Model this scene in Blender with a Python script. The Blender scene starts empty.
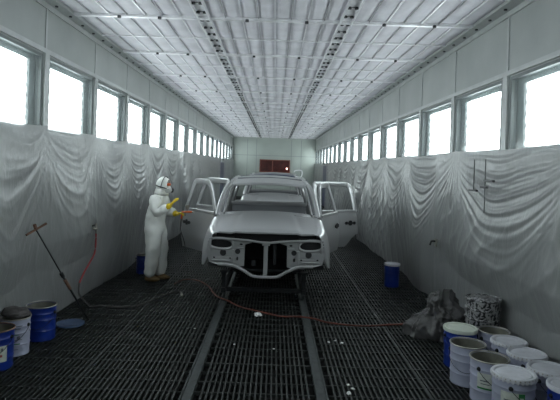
import bpy, bmesh, math, random
import numpy as np
from mathutils import Vector, Matrix, noise
PI = math.pi
random.seed(4)
C = bpy.context.scene.collection
scene = bpy.context.scene

# ---------------------------------------------------------------- camera, world, exposure
cam_d = bpy.data.cameras.new('camera'); cam = bpy.data.objects.new('camera', cam_d); C.objects.link(cam)
cam.location = (0, 0, 2.0)
cam.rotation_mode = 'QUATERNION'
fwd = Matrix.Rotation(PI/2, 4, 'X')
ROLL = -0.032
cam.rotation_quaternion = (Matrix.Rotation(ROLL, 4, 'Y').inverted() @ fwd).to_quaternion() if False else (fwd @ Matrix.Rotation(0.032, 4, 'Z')).to_quaternion()
cam_d.sensor_fit = 'HORIZONTAL'; cam_d.sensor_width = 36
cam_d.lens = 520/560*36
cam_d.shift_x = 5/560; cam_d.shift_y = -33/560
cam_d.clip_start = 0.05; cam_d.clip_end = 200
scene.camera = cam
w = bpy.data.worlds.new('world'); scene.world = w; w.use_nodes = True
w.node_tree.nodes['Background'].inputs[0].default_value = (0.5, 0.55, 0.6, 1)
w.node_tree.nodes['Background'].inputs[1].default_value = 0.05
scene.view_settings.view_transform = 'Standard'
scene.view_settings.look = 'None'
scene.view_settings.gamma = 1
scene.view_settings.exposure = 1.58
LIGHT = 5.0

# ---------------------------------------------------------------- materials
def mat(name, col, rough=0.6, metal=0.0, var=0.0, scale=8.0, bump=0.0, bscale=30.0, emit=0.0, alpha=1.0, coat=0.0, spec=0.5, col2=None, thresh=None):
    m = bpy.data.materials.new(name); m.use_nodes = True
    nt = m.node_tree; b = nt.nodes['Principled BSDF']
    b.inputs['Base Color'].default_value = (*col, 1)
    b.inputs['Roughness'].default_value = rough
    b.inputs['Metallic'].default_value = metal
    b.inputs['Alpha'].default_value = alpha
    b.inputs['Coat Weight'].default_value = coat
    b.inputs['Specular IOR Level'].default_value = spec
    if emit:
        b.inputs['Emission Color'].default_value = (*col, 1); b.inputs['Emission Strength'].default_value = emit
    tc = nt.nodes.new('ShaderNodeTexCoord')
    if var or col2:
        n = nt.nodes.new('ShaderNodeTexNoise'); n.inputs['Scale'].default_value = scale; n.inputs['Detail'].default_value = 4
        nt.links.new(tc.outputs['Object'], n.inputs['Vector'])
        r = nt.nodes.new('ShaderNodeValToRGB')
        nt.links.new(n.outputs['Fac'], r.inputs['Fac']); nt.links.new(r.outputs['Color'], b.inputs['Base Color'])
        if col2:
            t = thresh or (0.45, 0.55)
            r.color_ramp.elements[0].position = t[0]; r.color_ramp.elements[1].position = t[1]
            r.color_ramp.elements[0].color = (*col, 1); r.color_ramp.elements[1].color = (*col2, 1)
        else:
            r.color_ramp.elements[0].position = 0.3; r.color_ramp.elements[1].position = 0.7
            r.color_ramp.elements[0].color = (*[c*(1-var) for c in col], 1)
            r.color_ramp.elements[1].color = (*[min(1, c*(1+var)) for c in col], 1)
    if bump:
        n2 = nt.nodes.new('ShaderNodeTexNoise'); n2.inputs['Scale'].default_value = bscale; n2.inputs['Detail'].default_value = 3
        nt.links.new(tc.outputs['Object'], n2.inputs['Vector'])
        bp = nt.nodes.new('ShaderNodeBump'); bp.inputs['Strength'].default_value = bump; bp.inputs['Distance'].default_value = 0.02
        nt.links.new(n2.outputs['Fac'], bp.inputs['Height']); nt.links.new(bp.outputs['Normal'], b.inputs['Normal'])
    return m

M = {}
M['wall'] = mat('wall_paint', (0.35, 0.37, 0.36), 0.5, var=0.10, scale=1.6, bump=0.05, bscale=12)
M['trim'] = mat('wall_trim_metal', (0.46, 0.48, 0.475), 0.42, 0.25, var=0.08, scale=5)
M['margin'] = mat('window_surround', (0.19, 0.215, 0.215), 0.5, 0.1, var=0.2, scale=9)
M['wframe'] = mat('window_frame_metal', (0.16, 0.18, 0.18), 0.5, 0.2, var=0.1, scale=7)
M['back'] = mat('end_wall_panel', (0.36, 0.40, 0.37), 0.38, var=0.08, scale=0.9)
M['seam'] = mat('panel_seam', (0.22, 0.25, 0.24), 0.6)
M['ceil'] = mat('ceiling_filter', (0.60, 0.59, 0.63), 0.85, var=0.09, scale=3.5, bump=0.5, bscale=9)
M['cbar'] = mat('ceiling_bar', (0.78, 0.78, 0.80), 0.3, 0.3, var=0.08, scale=12)
M['wire'] = mat('ceiling_wire', (0.30, 0.30, 0.31), 0.5, 0.3)
M['bolt'] = mat('dark_bolt', (0.03, 0.03, 0.035), 0.5)
M['pit'] = mat('pit_floor', (0.006, 0.007, 0.007), 0.9)
M['grate'] = mat('floor_grating', (0.018, 0.021, 0.020), 0.6, 0.2, var=0.35, scale=5)
M['rail'] = mat('floor_rail', (0.05, 0.058, 0.058), 0.5, 0.5, var=0.3, scale=14)
M['silver'] = mat('silver_body_paint', (0.37, 0.375, 0.38), 0.28, 0.45, coat=0.25)
M['silver_in'] = mat('inner_body_primer', (0.20, 0.205, 0.22), 0.5, 0.3)
M['dark'] = mat('dark_cavity', (0.012, 0.012, 0.014), 0.6)  # near-black, puts the shade inside openings and cutouts into the colour
M['dsteel'] = mat('dark_steel', (0.02, 0.022, 0.024), 0.5, 0.5, var=0.3, scale=20)
M['blue'] = mat('blue_pail_paint', (0.005, 0.024, 0.20), 0.33, coat=0.2, var=0.12, scale=6)
M['white'] = mat('white_pail_paint', (0.34, 0.36, 0.46), 0.36, coat=0.15, var=0.05, scale=5)
M['lidw'] = mat('dusty_white_lid', (0.52, 0.53, 0.57), 0.6, var=0.1, scale=14, bump=0.2, bscale=30)
M['lidc'] = mat('pale_green_lid', (0.50, 0.54, 0.47), 0.55, var=0.1, scale=10)
M['tin'] = mat('tin_metal', (0.34, 0.33, 0.29), 0.35, 0.8, var=0.25, scale=14)
M['tinin'] = mat('tin_inside', (0.20, 0.20, 0.17), 0.4, 0.5, var=0.3, scale=9)
M['splat'] = mat('paint_splattered_tin', (0.02, 0.02, 0.022), 0.3, 0.3, scale=34, col2=(0.40, 0.40, 0.41), thresh=(0.45, 0.55))
M['label'] = mat('paper_label', (0.50, 0.53, 0.48), 0.7, var=0.12, scale=30)
M['green'] = mat('green_print', (0.02, 0.17, 0.045), 0.5)
M['redp'] = mat('red_print', (0.30, 0.05, 0.05), 0.5)
M['bluep'] = mat('blue_print', (0.04, 0.06, 0.25), 0.5)
M['greyp'] = mat('grey_print', (0.12, 0.13, 0.15), 0.5)
M['rust'] = mat('dried_paint_rim', (0.20, 0.12, 0.07), 0.6, var=0.5, scale=25)
M['suit'] = mat('white_coverall', (0.80, 0.81, 0.78), 0.75, var=0.04, scale=6, bump=0.3, bscale=14)
M['skin'] = mat('skin', (0.48, 0.24, 0.16), 0.5)
M['glove'] = mat('yellow_rubber', (0.70, 0.50, 0.01), 0.4)
M['shoe'] = mat('brown_shoe', (0.16, 0.10, 0.04), 0.6)
M['mask'] = mat('mask_rubber', (0.50, 0.51, 0.50), 0.5)
M['filt'] = mat('mask_filter', (0.05, 0.05, 0.055), 0.5)
M['orange'] = mat('orange_plastic', (0.75, 0.14, 0.03), 0.4)
M['redhose'] = mat('red_hose', (0.28, 0.02, 0.025), 0.45)
M['orghose'] = mat('orange_red_hose', (0.10, 0.022, 0.012), 0.5, var=0.5, scale=1.5)
M['blkhose'] = mat('black_hose', (0.045, 0.042, 0.042), 0.45, var=0.3, scale=6)
M['wood'] = mat('worn_brown', (0.16, 0.08, 0.05), 0.6, var=0.4, scale=20)
M['bluelid'] = mat('grey_blue_lid', (0.06, 0.10, 0.19), 0.45, 0.2, var=0.15, scale=9)
M['navy'] = mat('navy_door_paint', (0.018, 0.026, 0.075), 0.4)
M['maroon'] = mat('maroon_glass', (0.055, 0.010, 0.008), 0.25, var=0.5, scale=3)
M['rustred'] = mat('rust_red', (0.16, 0.035, 0.02), 0.6)
M['rag'] = mat('dirty_rag', (0.06, 0.055, 0.055), 0.85, var=0.6, scale=9)
M['debris'] = mat('white_scrap', (0.6, 0.6, 0.6), 0.7)
M['wirewhite'] = mat('white_wire', (0.75, 0.76, 0.78), 0.4)
M['lamp'] = mat('lit_lamp', (1.0, 0.6, 0.5), 0.4, emit=3.0)

def plastic_mat(name, col, alpha, rough, cr=2.2):
    m = bpy.data.materials.new(name); m.use_nodes = True; nt = m.node_tree
    b = nt.nodes['Principled BSDF']
    b.inputs['Base Color'].default_value = (*col, 1); b.inputs['Roughness'].default_value = rough
    b.inputs['Alpha'].default_value = alpha; b.inputs['Specular IOR Level'].default_value = 0.7
    tc = nt.nodes.new('ShaderNodeTexCoord'); mp = nt.nodes.new('ShaderNodeMapping')
    mp.inputs['Scale'].default_value = (1, 1, 0.45)
    n = nt.nodes.new('ShaderNodeTexNoise'); n.inputs['Scale'].default_value = 7; n.inputs['Detail'].default_value = 5; n.inputs['Distortion'].default_value = 1.4
    nt.links.new(tc.outputs['Object'], mp.inputs['Vector']); nt.links.new(mp.outputs['Vector'], n.inputs['Vector'])
    bp = nt.nodes.new('ShaderNodeBump'); bp.inputs['Strength'].default_value = 0.35; bp.inputs['Distance'].default_value = 0.02
    n3 = nt.nodes.new('ShaderNodeTexNoise'); n3.noise_type = 'RIDGED_MULTIFRACTAL'; n3.inputs['Scale'].default_value = cr; n3.inputs['Detail'].default_value = 3; n3.inputs['Distortion'].default_value = 1.2
    mp2 = nt.nodes.new('ShaderNodeMapping'); mp2.inputs['Scale'].default_value = (1, 1, 0.5); mp2.inputs['Rotation'].default_value = (0.35, 0, 0)
    nt.links.new(tc.outputs['Object'], mp2.inputs['Vector']); nt.links.new(mp2.outputs['Vector'], n3.inputs['Vector'])
    b2 = nt.nodes.new('ShaderNodeBump'); b2.inputs['Strength'].default_value = 0.5; b2.inputs['Distance'].default_value = 0.02
    nt.links.new(n3.outputs['Fac'], b2.inputs['Height']); nt.links.new(b2.outputs['Normal'], bp.inputs['Normal'])
    nt.links.new(n.outputs['Fac'], bp.inputs['Height']); nt.links.new(bp.outputs['Normal'], b.inputs['Normal'])
    return m
M['film'] = plastic_mat('plastic_film', (0.235, 0.243, 0.243), 0.84, 0.29)
M['pile'] = plastic_mat('crumpled_film', (0.075, 0.074, 0.076), 0.8, 0.3, 9.0)

def panel_mat():           # the lit diffuser: a row of horizontal tubes glowing behind it
    m = bpy.data.materials.new('lit_diffuser'); m.use_nodes = True; nt = m.node_tree
    nt.nodes.remove(nt.nodes['Principled BSDF'])
    e = nt.nodes.new('ShaderNodeEmission'); out = nt.nodes['Material Output']
    e.inputs[0].default_value = (0.93, 0.985, 1.0, 1)
    tc = nt.nodes.new('ShaderNodeTexCoord'); sp = nt.nodes.new('ShaderNodeSeparateXYZ')
    nt.links.new(tc.outputs['Object'], sp.inputs[0])
    mu = nt.nodes.new('ShaderNodeMath'); mu.operation = 'MULTIPLY'; mu.inputs[1].default_value = 2*PI/0.125
    nt.links.new(sp.outputs['Z'], mu.inputs[0])
    si = nt.nodes.new('ShaderNodeMath'); si.operation = 'SINE'; nt.links.new(mu.outputs[0], si.inputs[0])
    mr = nt.nodes.new('ShaderNodeMapRange'); mr.inputs[1].default_value = -1; mr.inputs[2].default_value = 1
    mr.inputs[3].default_value = LIGHT*0.6; mr.inputs[4].default_value = LIGHT*1.4
    nt.links.new(si.outputs[0], mr.inputs[0])
    ab = nt.nodes.new('ShaderNodeMath'); ab.operation = 'ABSOLUTE'; nt.links.new(sp.outputs['Y'], ab.inputs[0])
    m2 = nt.nodes.new('ShaderNodeMapRange'); m2.inputs[1].default_value = 0.47; m2.inputs[2].default_value = 0.59; m2.inputs[3].default_value = 0; m2.inputs[4].default_value = 1
    nt.links.new(ab.outputs[0], m2.inputs[0])
    m3 = nt.nodes.new('ShaderNodeMapRange'); m3.inputs[1].default_value = -1; m3.inputs[2].default_value = 1; m3.inputs[3].default_value = 0.22; m3.inputs[4].default_value = 0.9
    nt.links.new(si.outputs[0], m3.inputs[0])
    mx = nt.nodes.new('ShaderNodeMix'); nt.links.new(m2.outputs[0], mx.inputs[0]); nt.links.new(mr.outputs[0], mx.inputs[2]); nt.links.new(m3.outputs[0], mx.inputs[3])
    nt.links.new(mx.outputs[0], e.inputs[1])
    nt.links.new(e.outputs[0], out.inputs['Surface'])
    return m
M['panel'] = panel_mat()
def glass_mat():
    m = bpy.data.materials.new('window_glass'); m.use_nodes = True; nt = m.node_tree
    nt.nodes.remove(nt.nodes['Principled BSDF']); out = nt.nodes['Material Output']
    t = nt.nodes.new('ShaderNodeBsdfTransparent'); t.inputs[0].default_value = (0.93, 0.96, 0.96, 1)
    g = nt.nodes.new('ShaderNodeBsdfGlossy'); g.inputs['Roughness'].default_value = 0.12
    d = nt.nodes.new('ShaderNodeBsdfDiffuse'); d.inputs[0].default_value = (0.5, 0.53, 0.53, 1)
    a = nt.nodes.new('ShaderNodeMixShader'); a.inputs[0].default_value = 0.05
    b = nt.nodes.new('ShaderNodeMixShader'); b.inputs[0].default_value = 0.15
    nt.links.new(t.outputs[0], a.inputs[1]); nt.links.new(g.outputs[0], a.inputs[2])
    nt.links.new(a.outputs[0], b.inputs[1]); nt.links.new(d.outputs[0], b.inputs[2])
    nt.links.new(b.outputs[0], out.inputs['Surface'])
    return m
M['glass'] = glass_mat()

# ---------------------------------------------------------------- helpers
def obj(name, bm, m, parent=None, smooth=False, loc=None):
    if isinstance(bm, bmesh.types.BMesh):
        me = bpy.data.meshes.new(name); bmesh.ops.recalc_face_normals(bm, faces=bm.faces); bm.to_mesh(me); bm.free()
    else: me = bm
    me.materials.clear(); me.materials.append(m)
    if smooth:
        me.polygons.foreach_set('use_smooth', [True]*len(me.polygons))
        if smooth == 'auto':
            try: me.set_sharp_from_angle(angle=math.radians(38))
            except Exception: pass
    o = bpy.data.objects.new(name, me); C.objects.link(o)
    if parent: o.parent = parent
    if loc: o.location = loc
    return o
def objs(name, bm, m, parent=None, smooth=False):
    """one object for each loose piece of the mesh"""
    seen = set(); out = []
    for f0 in list(bm.faces):
        if f0 in seen: continue
        st = [f0]; seen.add(f0); grp = []
        while st:
            f = st.pop(); grp.append(f)
            for e in f.edges:
                for g in e.link_faces:
                    if g not in seen: seen.add(g); st.append(g)
        vs = {}; nb = bmesh.new()
        for f in grp:
            for v in f.verts:
                if v not in vs: vs[v] = nb.verts.new(v.co)
            nb.faces.new([vs[v] for v in f.verts])
        out.append(obj(name, nb, m, parent, smooth))
    bm.free(); return out
def tag(o, label=None, cat=None, group=None, kind=None):
    if label: o['label'] = label
    if cat: o['category'] = cat
    if group: o['group'] = group
    if kind: o['kind'] = kind
    return o
def empty(name, loc=(0, 0, 0), rz=0, **k):
    o = bpy.data.objects.new(name, None); C.objects.link(o); o.location = loc; o.rotation_euler = (0, 0, rz)
    o.empty_display_size = 0.1
    return tag(o, **k)
def copy_tree(o, parent=None):
    c = o.copy(); C.objects.link(c)
    if parent: c.parent = parent
    for ch in list(o.children): copy_tree(ch, c)
    return c
def box(bm, x0, x1, y0, y1, z0, z1):
    v = [bm.verts.new(p) for p in ((x0,y0,z0),(x1,y0,z0),(x1,y1,z0),(x0,y1,z0),(x0,y0,z1),(x1,y0,z1),(x1,y1,z1),(x0,y1,z1))]
    for f in ((0,3,2,1),(4,5,6,7),(0,1,5,4),(1,2,6,5),(2,3,7,6),(3,0,4,7)): bm.faces.new([v[i] for i in f])
def B(*a):
    bm = bmesh.new()
    for b in a: box(bm, *b)
    return bm
def bevel(bm, r=0.01, n=2):
    bmesh.ops.recalc_face_normals(bm, faces=bm.faces)
    bmesh.ops.bevel(bm, geom=[e for e in bm.edges if e.calc_face_angle(0) > 0.5], offset=r, segments=n, profile=0.5, affect='EDGES', clamp_overlap=True)
    return bm
def smooth_path(pts, n=8):
    P = [Vector(p) for p in pts]; out = []
    for i in range(len(P)-1):
        p0 = P[max(i-1,0)]; p1 = P[i]; p2 = P[i+1]; p3 = P[min(i+2,len(P)-1)]
        for k in range(n):
            t = k/n
            out.append(0.5*((2*p1)+(-p0+p2)*t+(2*p0-5*p1+4*p2-p3)*t*t+(-p0+3*p1-3*p2+p3)*t**3))
    out.append(P[-1]); return out
def tube(bm, pts, rx, ry=None, n=10, up=(0, 0, 1), sq=1.0):
    """sweep an (optionally squared) ellipse along pts; rx across, ry along the up side"""
    ry = ry or rx; P = [Vector(p) for p in pts]; rings = []
    for i, p in enumerate(P):
        t = (P[min(i+1, len(P)-1)]-P[max(i-1, 0)]).normalized()
        u = Vector(up); 
        if abs(t.dot(u)) > 0.98: u = Vector((0, 1, 0)) if abs(t.y) < 0.9 else Vector((1, 0, 0))
        s = t.cross(u).normalized(); u2 = s.cross(t).normalized()
        r = []
        ax = rx(i/(len(P)-1)) if callable(rx) else rx; ay = ry(i/(len(P)-1)) if callable(ry) else ry
        for k in range(n):
            a = 2*PI*(k+0.5)/n; ca, sa = math.cos(a), math.sin(a)
            ca = math.copysign(abs(ca)**sq, ca); sa = math.copysign(abs(sa)**sq, sa)
            r.append(bm.verts.new(p + s*ca*ax + u2*sa*ay))
        rings.append(r)
    for a, b in zip(rings, rings[1:]):
        for k in range(n): bm.faces.new((a[k], a[(k+1)%n], b[(k+1)%n], b[k]))
    bm.faces.new(rings[0][::-1]); bm.faces.new(rings[-1])
    return bm
def T(*runs, **k):
    bm = bmesh.new()
    for r in runs: tube(bm, *r, **k)
    return bm
def lathe(bm, prof, n=32, cx=0, cy=0, cap0=False, cap1=False):
    rings = [[bm.verts.new((cx+r*math.cos(2*PI*k/n), cy+r*math.sin(2*PI*k/n), z)) for k in range(n)] for r, z in prof]
    for a, b in zip(rings, rings[1:]):
        for k in range(n): bm.faces.new((a[k], a[(k+1)%n], b[(k+1)%n], b[k]))
    if cap0: bm.faces.new(rings[0][::-1])
    if cap1: bm.faces.new(rings[-1])
    return bm
def sheet(f, nu, nv, th=0.0, off=(0, 0, -1)):
    """grid surface f(u,v) -> point, given thickness th along off"""
    bm = bmesh.new()
    g = [[bm.verts.new(f(i/nu, j/nv)) for j in range(nv+1)] for i in range(nu+1)]
    for i in range(nu):
        for j in range(nv): bm.faces.new((g[i][j], g[i+1][j], g[i+1][j+1], g[i][j+1]))
    if th:
        bmesh.ops.recalc_face_normals(bm, faces=bm.faces); bm.normal_update()
        o = Vector(off)*th
        h = [[bm.verts.new(g[i][j].co+o) for j in range(nv+1)] for i in range(nu+1)]
        for i in range(nu):
            for j in range(nv): bm.faces.new((h[i][j], h[i][j+1], h[i+1][j+1], h[i+1][j]))
        for i in range(nu):
            bm.faces.new((g[i][0], h[i][0], h[i+1][0], g[i+1][0])); bm.faces.new((g[i][nv], g[i+1][nv], h[i+1][nv], h[i][nv]))
        for j in range(nv):
            bm.faces.new((g[0][j], g[0][j+1], h[0][j+1], h[0][j])); bm.faces.new((g[nu][j], h[nu][j], h[nu][j+1], g[nu][j+1]))
    return bm
def plate(outline, holes=(), th=0.01):
    """flat plate with holes; (a,b) in the X/Z plane, thickness along Y"""
    cu = bpy.data.curves.new('plate', 'CURVE'); cu.dimensions = '2D'; cu.fill_mode = 'BOTH'; cu.extrude = th/2
    for ps in [outline]+list(holes):
        s = cu.splines.new('POLY'); s.points.add(len(ps)-1); s.use_cyclic_u = True
        for q, (a, b) in zip(s.points, ps): q.co = (a, b, 0, 1)
    o = bpy.data.objects.new('plate', cu); C.objects.link(o)
    dg = bpy.context.evaluated_depsgraph_get()
    me = bpy.data.meshes.new_from_object(o.evaluated_get(dg)); bpy.data.objects.remove(o); bpy.data.curves.remove(cu)
    me.transform(Matrix.Rotation(PI/2, 4, 'X'))
    return me
def to_bm(me):
    bm = bmesh.new(); bm.from_mesh(me); bpy.data.meshes.remove(me); return bm
def ell(cx, cz, rx, rz, n=20, sq=1.0, rot=0):
    out = []
    for k in range(n):
        a = 2*PI*k/n; ca, sa = math.cos(a), math.sin(a)
        x = math.copysign(abs(ca)**sq, ca)*rx; z = math.copysign(abs(sa)**sq, sa)*rz
        out.append((cx+x*math.cos(rot)-z*math.sin(rot), cz+x*math.sin(rot)+z*math.cos(rot)))
    return out
def lerp(a, b, t): return a+(b-a)*t
def ss(t): t = max(0, min(1, t)); return t*t*(3-2*t)

# ---------------------------------------------------------------- the booth
XL, XR, Y0, Y1, H = -2.82, 2.66, -2.0, 34.3, 3.93
NL = range(-4, 17); NR = range(-4, 17)
LW = [(6.55+1.727*k, 1.195) for k in NL]; RW = [(6.30+1.77*k, 1.203) for k in range(-4, 16)]
def side_wall(name, X, sgn, wins, zb, zt):
    """wall with rectangular openings, 0.12 thick, growing outward (sgn = outward direction)"""
    bm = bmesh.new(); xo = X+sgn*0.12; a, b = min(X, xo), max(X, xo)
    box(bm, a, b, Y0, Y1, 0, zb); box(bm, a, b, Y0, Y1, zt, H)
    y = Y0
    for (wy, ww) in wins:
        lo, hi = wy-0.18, wy+ww+0.18
        if hi < Y0+0.1 or lo > Y1-0.1: continue
        lo = max(lo, Y0); hi = min(hi, Y1)
        if lo > y: box(bm, a, b, y, lo, zb, zt)
        y = hi
    if y < Y1: box(bm, a, b, y, Y1, zb, zt)
    return tag(obj(name, bm, M['wall']), kind='structure')
ZBL, ZTL, ZBR, ZTR = 2.27, 3.26, 2.20, 3.11
wl = side_wall('wall_left', XL, -1, LW, ZBL, ZTL)
wr = side_wall('wall_right', XR, 1, RW, ZBR, ZTR)
wb = tag(obj('wall_back', B((XL-0.12, XR+0.12, Y1, Y1+0.12, 0, H)), M['back']), kind='structure')
tag(obj('wall_front', B((XL-0.12, XR+0.12, Y0-0.12, Y0, 0, H)), M['back']), kind='structure')
# seams, columns and header rails of the side walls
for (nm, X, s, wins, zb, zt) in (('left', XL, 1, LW, ZBL, ZTL), ('right', XR, -1, RW, ZBR, ZTR)):
    bm = bmesh.new()
    gap = wins[1][0]-wins[0][0]
    for (wy, ww) in wins:
        yc = wy-(gap-ww)/2
        if yc < Y0 or yc > Y1-0.1: continue
        xs = sorted((X+s*0.0005, X+s*0.035)); box(bm, *xs, yc-0.055, yc+0.055, zb-0.25, zt+0.02)
        xs = sorted((X+s*0.0005, X+s*0.012)); box(bm, *xs, yc-0.02, yc+0.02, zt+0.08, H-0.09)
    xs = sorted((X+s*0.0005, X+s*0.03)); box(bm, *xs, Y0, Y1-0.01, zt+0.02, zt+0.075)
    tag(obj('trim_columns_'+nm, bm, M['trim']), kind='structure')
    # angle strip with bolt holes where wall meets ceiling
    bm = bmesh.new(); xs = sorted((X+s*0.001, X+s*0.16)); box(bm, *xs, Y0, Y1-0.01, H-0.045, H-0.002)
    xs = sorted((X+s*0.001, X+s*0.02)); box(bm, *xs, Y0, Y1-0.01, H-0.11, H-0.046)
    st = tag(obj('trim_cove_'+nm, bm, M['trim']), kind='structure')
    bm = bmesh.new(); y = Y0+0.2
    while y < Y1-0.2:
        m4 = Matrix.Translation((X+s*0.085, y, H-0.05)); bmesh.ops.create_cone(bm, cap_ends=True, segments=8, radius1=0.02, radius2=0.02, depth=0.02, matrix=m4)
        y += 0.43
    tag(obj('bolt', bm, M['bolt'], st), kind='stuff')
# windows: glass in a frame in front of a lit box
wn = [0]
def window(X, s, wy, ww, zb, zt, lo, hi):
    wn[0] += 1
    r = tag(empty('window_%d' % wn[0], (X, wy+ww/2, zb)), kind='structure')
    def part(n, bm, m): return obj(n, bm, m, r)
    def xr(a, b): return tuple(sorted((-s*a, -s*b)))
    hw = ww/2+0.18; hh = zt-zb
    bm = bmesh.new(); d0, d1 = -0.012, 0.055; f = 0.035
    box(bm, *xr(d0, d1), -hw, -hw+f, 0, hh); box(bm, *xr(d0, d1), hw-f, hw, 0, hh)
    box(bm, *xr(d0, d1), -hw+f, hw-f, 0, f); box(bm, *xr(d0, d1), -hw+f, hw-f, hh-f, hh)
    part('window_frame', bm, M['wframe'])
    part('pane', B((*xr(0.018, 0.024), -hw+f, hw-f, f, hh-f)), M['glass'])
    # surround board between frame and the lit diffuser
    bm = bmesh.new(); l, h = lo-zb, hi-zb; c = ww/2
    box(bm, *xr(0.062, 0.09), -hw, -c, 0, hh); box(bm, *xr(0.062, 0.09), c, hw, 0, hh)
    box(bm, *xr(0.062, 0.09), -c, c, 0, l); box(bm, *xr(0.062, 0.09), -c, c, h, hh)
    part('surround', bm, M['margin'])
    pn = part('light_panel', B((*xr(0.082, 0.10), -c+0.001, c-0.001, l+0.001, h-0.001)), M['panel'])
    part('light_box', B((*xr(0.104, 0.22), -hw, hw, 0, hh)), M['wframe'])
for (wy, ww) in LW:
    if Y0+0.15 < wy and wy+ww < Y1-0.15: window(XL, 1, wy, ww, ZBL, ZTL, 2.378, 3.16)
for (wy, ww) in RW:
    if Y0+0.15 < wy and wy+ww < Y1-0.15: window(XR, -1, wy, ww, ZBR, ZTR, 2.305, 3.015)
# ceiling
def ceil_f(u, v):
    x = lerp(XL, XR, u); y = lerp(Y0, Y1, v)
    return (x, y, H)
ceiling = tag(obj('ceiling', B((XL-0.12, XR+0.12, Y0-0.12, Y1+0.12, H, H+0.1)), M['ceil']), kind='structure')
RAILX = (-0.98, 0.86)
bounds = [XL+0.17, RAILX[0], RAILX[1], XR-0.17]
k = 0
ybar = 6.74-2.18*4
while ybar < Y1-0.1:
    for j, yy in enumerate((ybar, ybar+1.09)):
        if Y0+0.05 < yy < Y1-0.1:
            wd = 0.035 if j == 0 else 0.013
            obj('crossbar', B((XL+0.16, XR-0.16, yy-wd, yy+wd, H-(0.05 if j == 0 else 0.034), H-0.012)), M['cbar'], ceiling)
            if j == 0:
                bm = bmesh.new()
                for x in (XL+0.75, -1.9+0.35, -0.42, 0.35, 1.35, 2.0):
                    bmesh.ops.create_cone(bm, cap_ends=True, segments=8, radius1=0.024, radius2=0.024, depth=0.03, matrix=Matrix.Translation((x, yy-0.03, H-0.055)))
                obj('clip', bm, M['bolt'], ceiling)
    ybar += 2.18
# pillowed filter cloth held between long wires
def pillow(x0, x1, name):
    n = max(1, round((x1-x0)/0.225)); nx = n*6
    ys = np.arange(Y0, Y1+0.01, 0.12)
    bm = bmesh.new(); prev = None
    for y in ys:
        row = []
        for i in range(nx+1):
            x = lerp(x0, x1, i/nx); f = abs(math.sin(PI*n*i/nx)); g = abs(math.sin(PI*(y-6.74)/1.09))
            z = H-0.003-0.022*f**0.7*(0.4+0.6*g**0.4)*(1+0.7*noise.noise(Vector((x*3, y*1.7, 0))))
            row.append(bm.verts.new((x, min(y, Y1-0.002), z)))
        if prev:
            for i in range(nx): bm.faces.new((prev[i], prev[i+1], row[i+1], row[i]))
        prev = row
    me = bpy.data.meshes.new(name); bmesh.ops.recalc_face_normals(bm, faces=bm.faces); bm.to_mesh(me); bm.free()
    obj('filter_cloth', me, M['ceil'], ceiling, smooth=True)
    for i in range(1, n):
        x = lerp(x0, x1, i/n); strong = i % 2 == 0
        r = 0.0065 if strong else 0.004
        obj('long_bar', B((x-r, x+r, Y0+0.01, Y1-0.01, H-0.03, H-0.012)), M['cbar'] if strong else M['wire'], ceiling)
pillow(XL+0.16, RAILX[0]-0.07, 'a'); pillow(RAILX[0]+0.07, RAILX[1]-0.07, 'b'); pillow(RAILX[1]+0.07, XR-0.16, 'c')
for nm, x in (('trim_1', RAILX[0]), ('trim_2', RAILX[1])):
    t = tag(obj(nm, B((x-0.085, x-0.065, Y0+0.01, Y1-0.01, H-0.055, H-0.003), (x+0.065, x+0.085, Y0+0.01, Y1-0.01, H-0.055, H-0.003),
                      (x-0.065, x+0.065, Y0+0.01, Y1-0.01, H-0.02, H-0.003)), M['cbar']), kind='structure')
    bm = bmesh.new(); y = Y0+0.2
    while y < Y1-0.2:
        for dx in (-0.04, 0.04): bmesh.ops.create_cone(bm, cap_ends=True, segments=8, radius1=0.024, radius2=0.022, depth=0.025, matrix=Matrix.Translation((x+dx, y, H-0.032)))
        box(bm, x-0.03, x+0.03, y-0.004, y+0.004, H-0.026, H-0.021)
        y += 0.36
    tag(obj('bolt', bm, M['bolt'], t), kind='stuff')
# floor: steel grating above a dark pit
tag(obj('floor_pit', B((XL-0.12, XR+0.12, Y0-0.12, Y1+0.12, -0.75, -0.65)), M['pit']), kind='structure')
tag(obj('trim_pit_walls', B((XL-0.12, XL, Y0-0.12, Y1+0.12, -0.65, -0.002), (XR, XR+0.12, Y0-0.12, Y1+0.12, -0.65, -0.002), (XL, XR, Y1, Y1+0.12, -0.65, -0.002), (XL, XR, Y0-0.12, Y0, -0.65, -0.002)), M['pit']), kind='structure')
bm = bmesh.new()
rails = (-0.70, 0.475); seams = (-1.75, 1.45)
x = XL+0.03
while x < XR-0.01:
    if min(abs(x-r) for r in rails) > 0.075:
        box(bm, x-0.0075, x+0.0075, Y0, Y1, -0.035, 0)
    x += 0.047
y = Y0+0.05
while y < Y1:
    box(bm, XL, XR, y-0.006, y+0.006, -0.022, 0.001); y += 0.225
for sx in seams: box(bm, sx-0.013, sx+0.013, Y0, Y1, -0.04, 0.003)
y = Y0+0.5
while y < Y1: box(bm, XL, XR, y-0.010, y+0.010, -0.04, 0.002); y += 1.35
tag(obj('floor', bm, M['grate']), kind='structure')
for i, r in enumerate(rails):
    tag(obj('trim_%d' % (3+i), B((r-0.05, r-0.038, Y0, Y1-0.01, -0.04, 0.022), (r+0.038, r+0.05, Y0, Y1-0.01, -0.04, 0.022), (r-0.038, r+0.038, Y0, Y1-0.01, -0.04, 0.006)), M['rail']), kind='structure')
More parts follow.
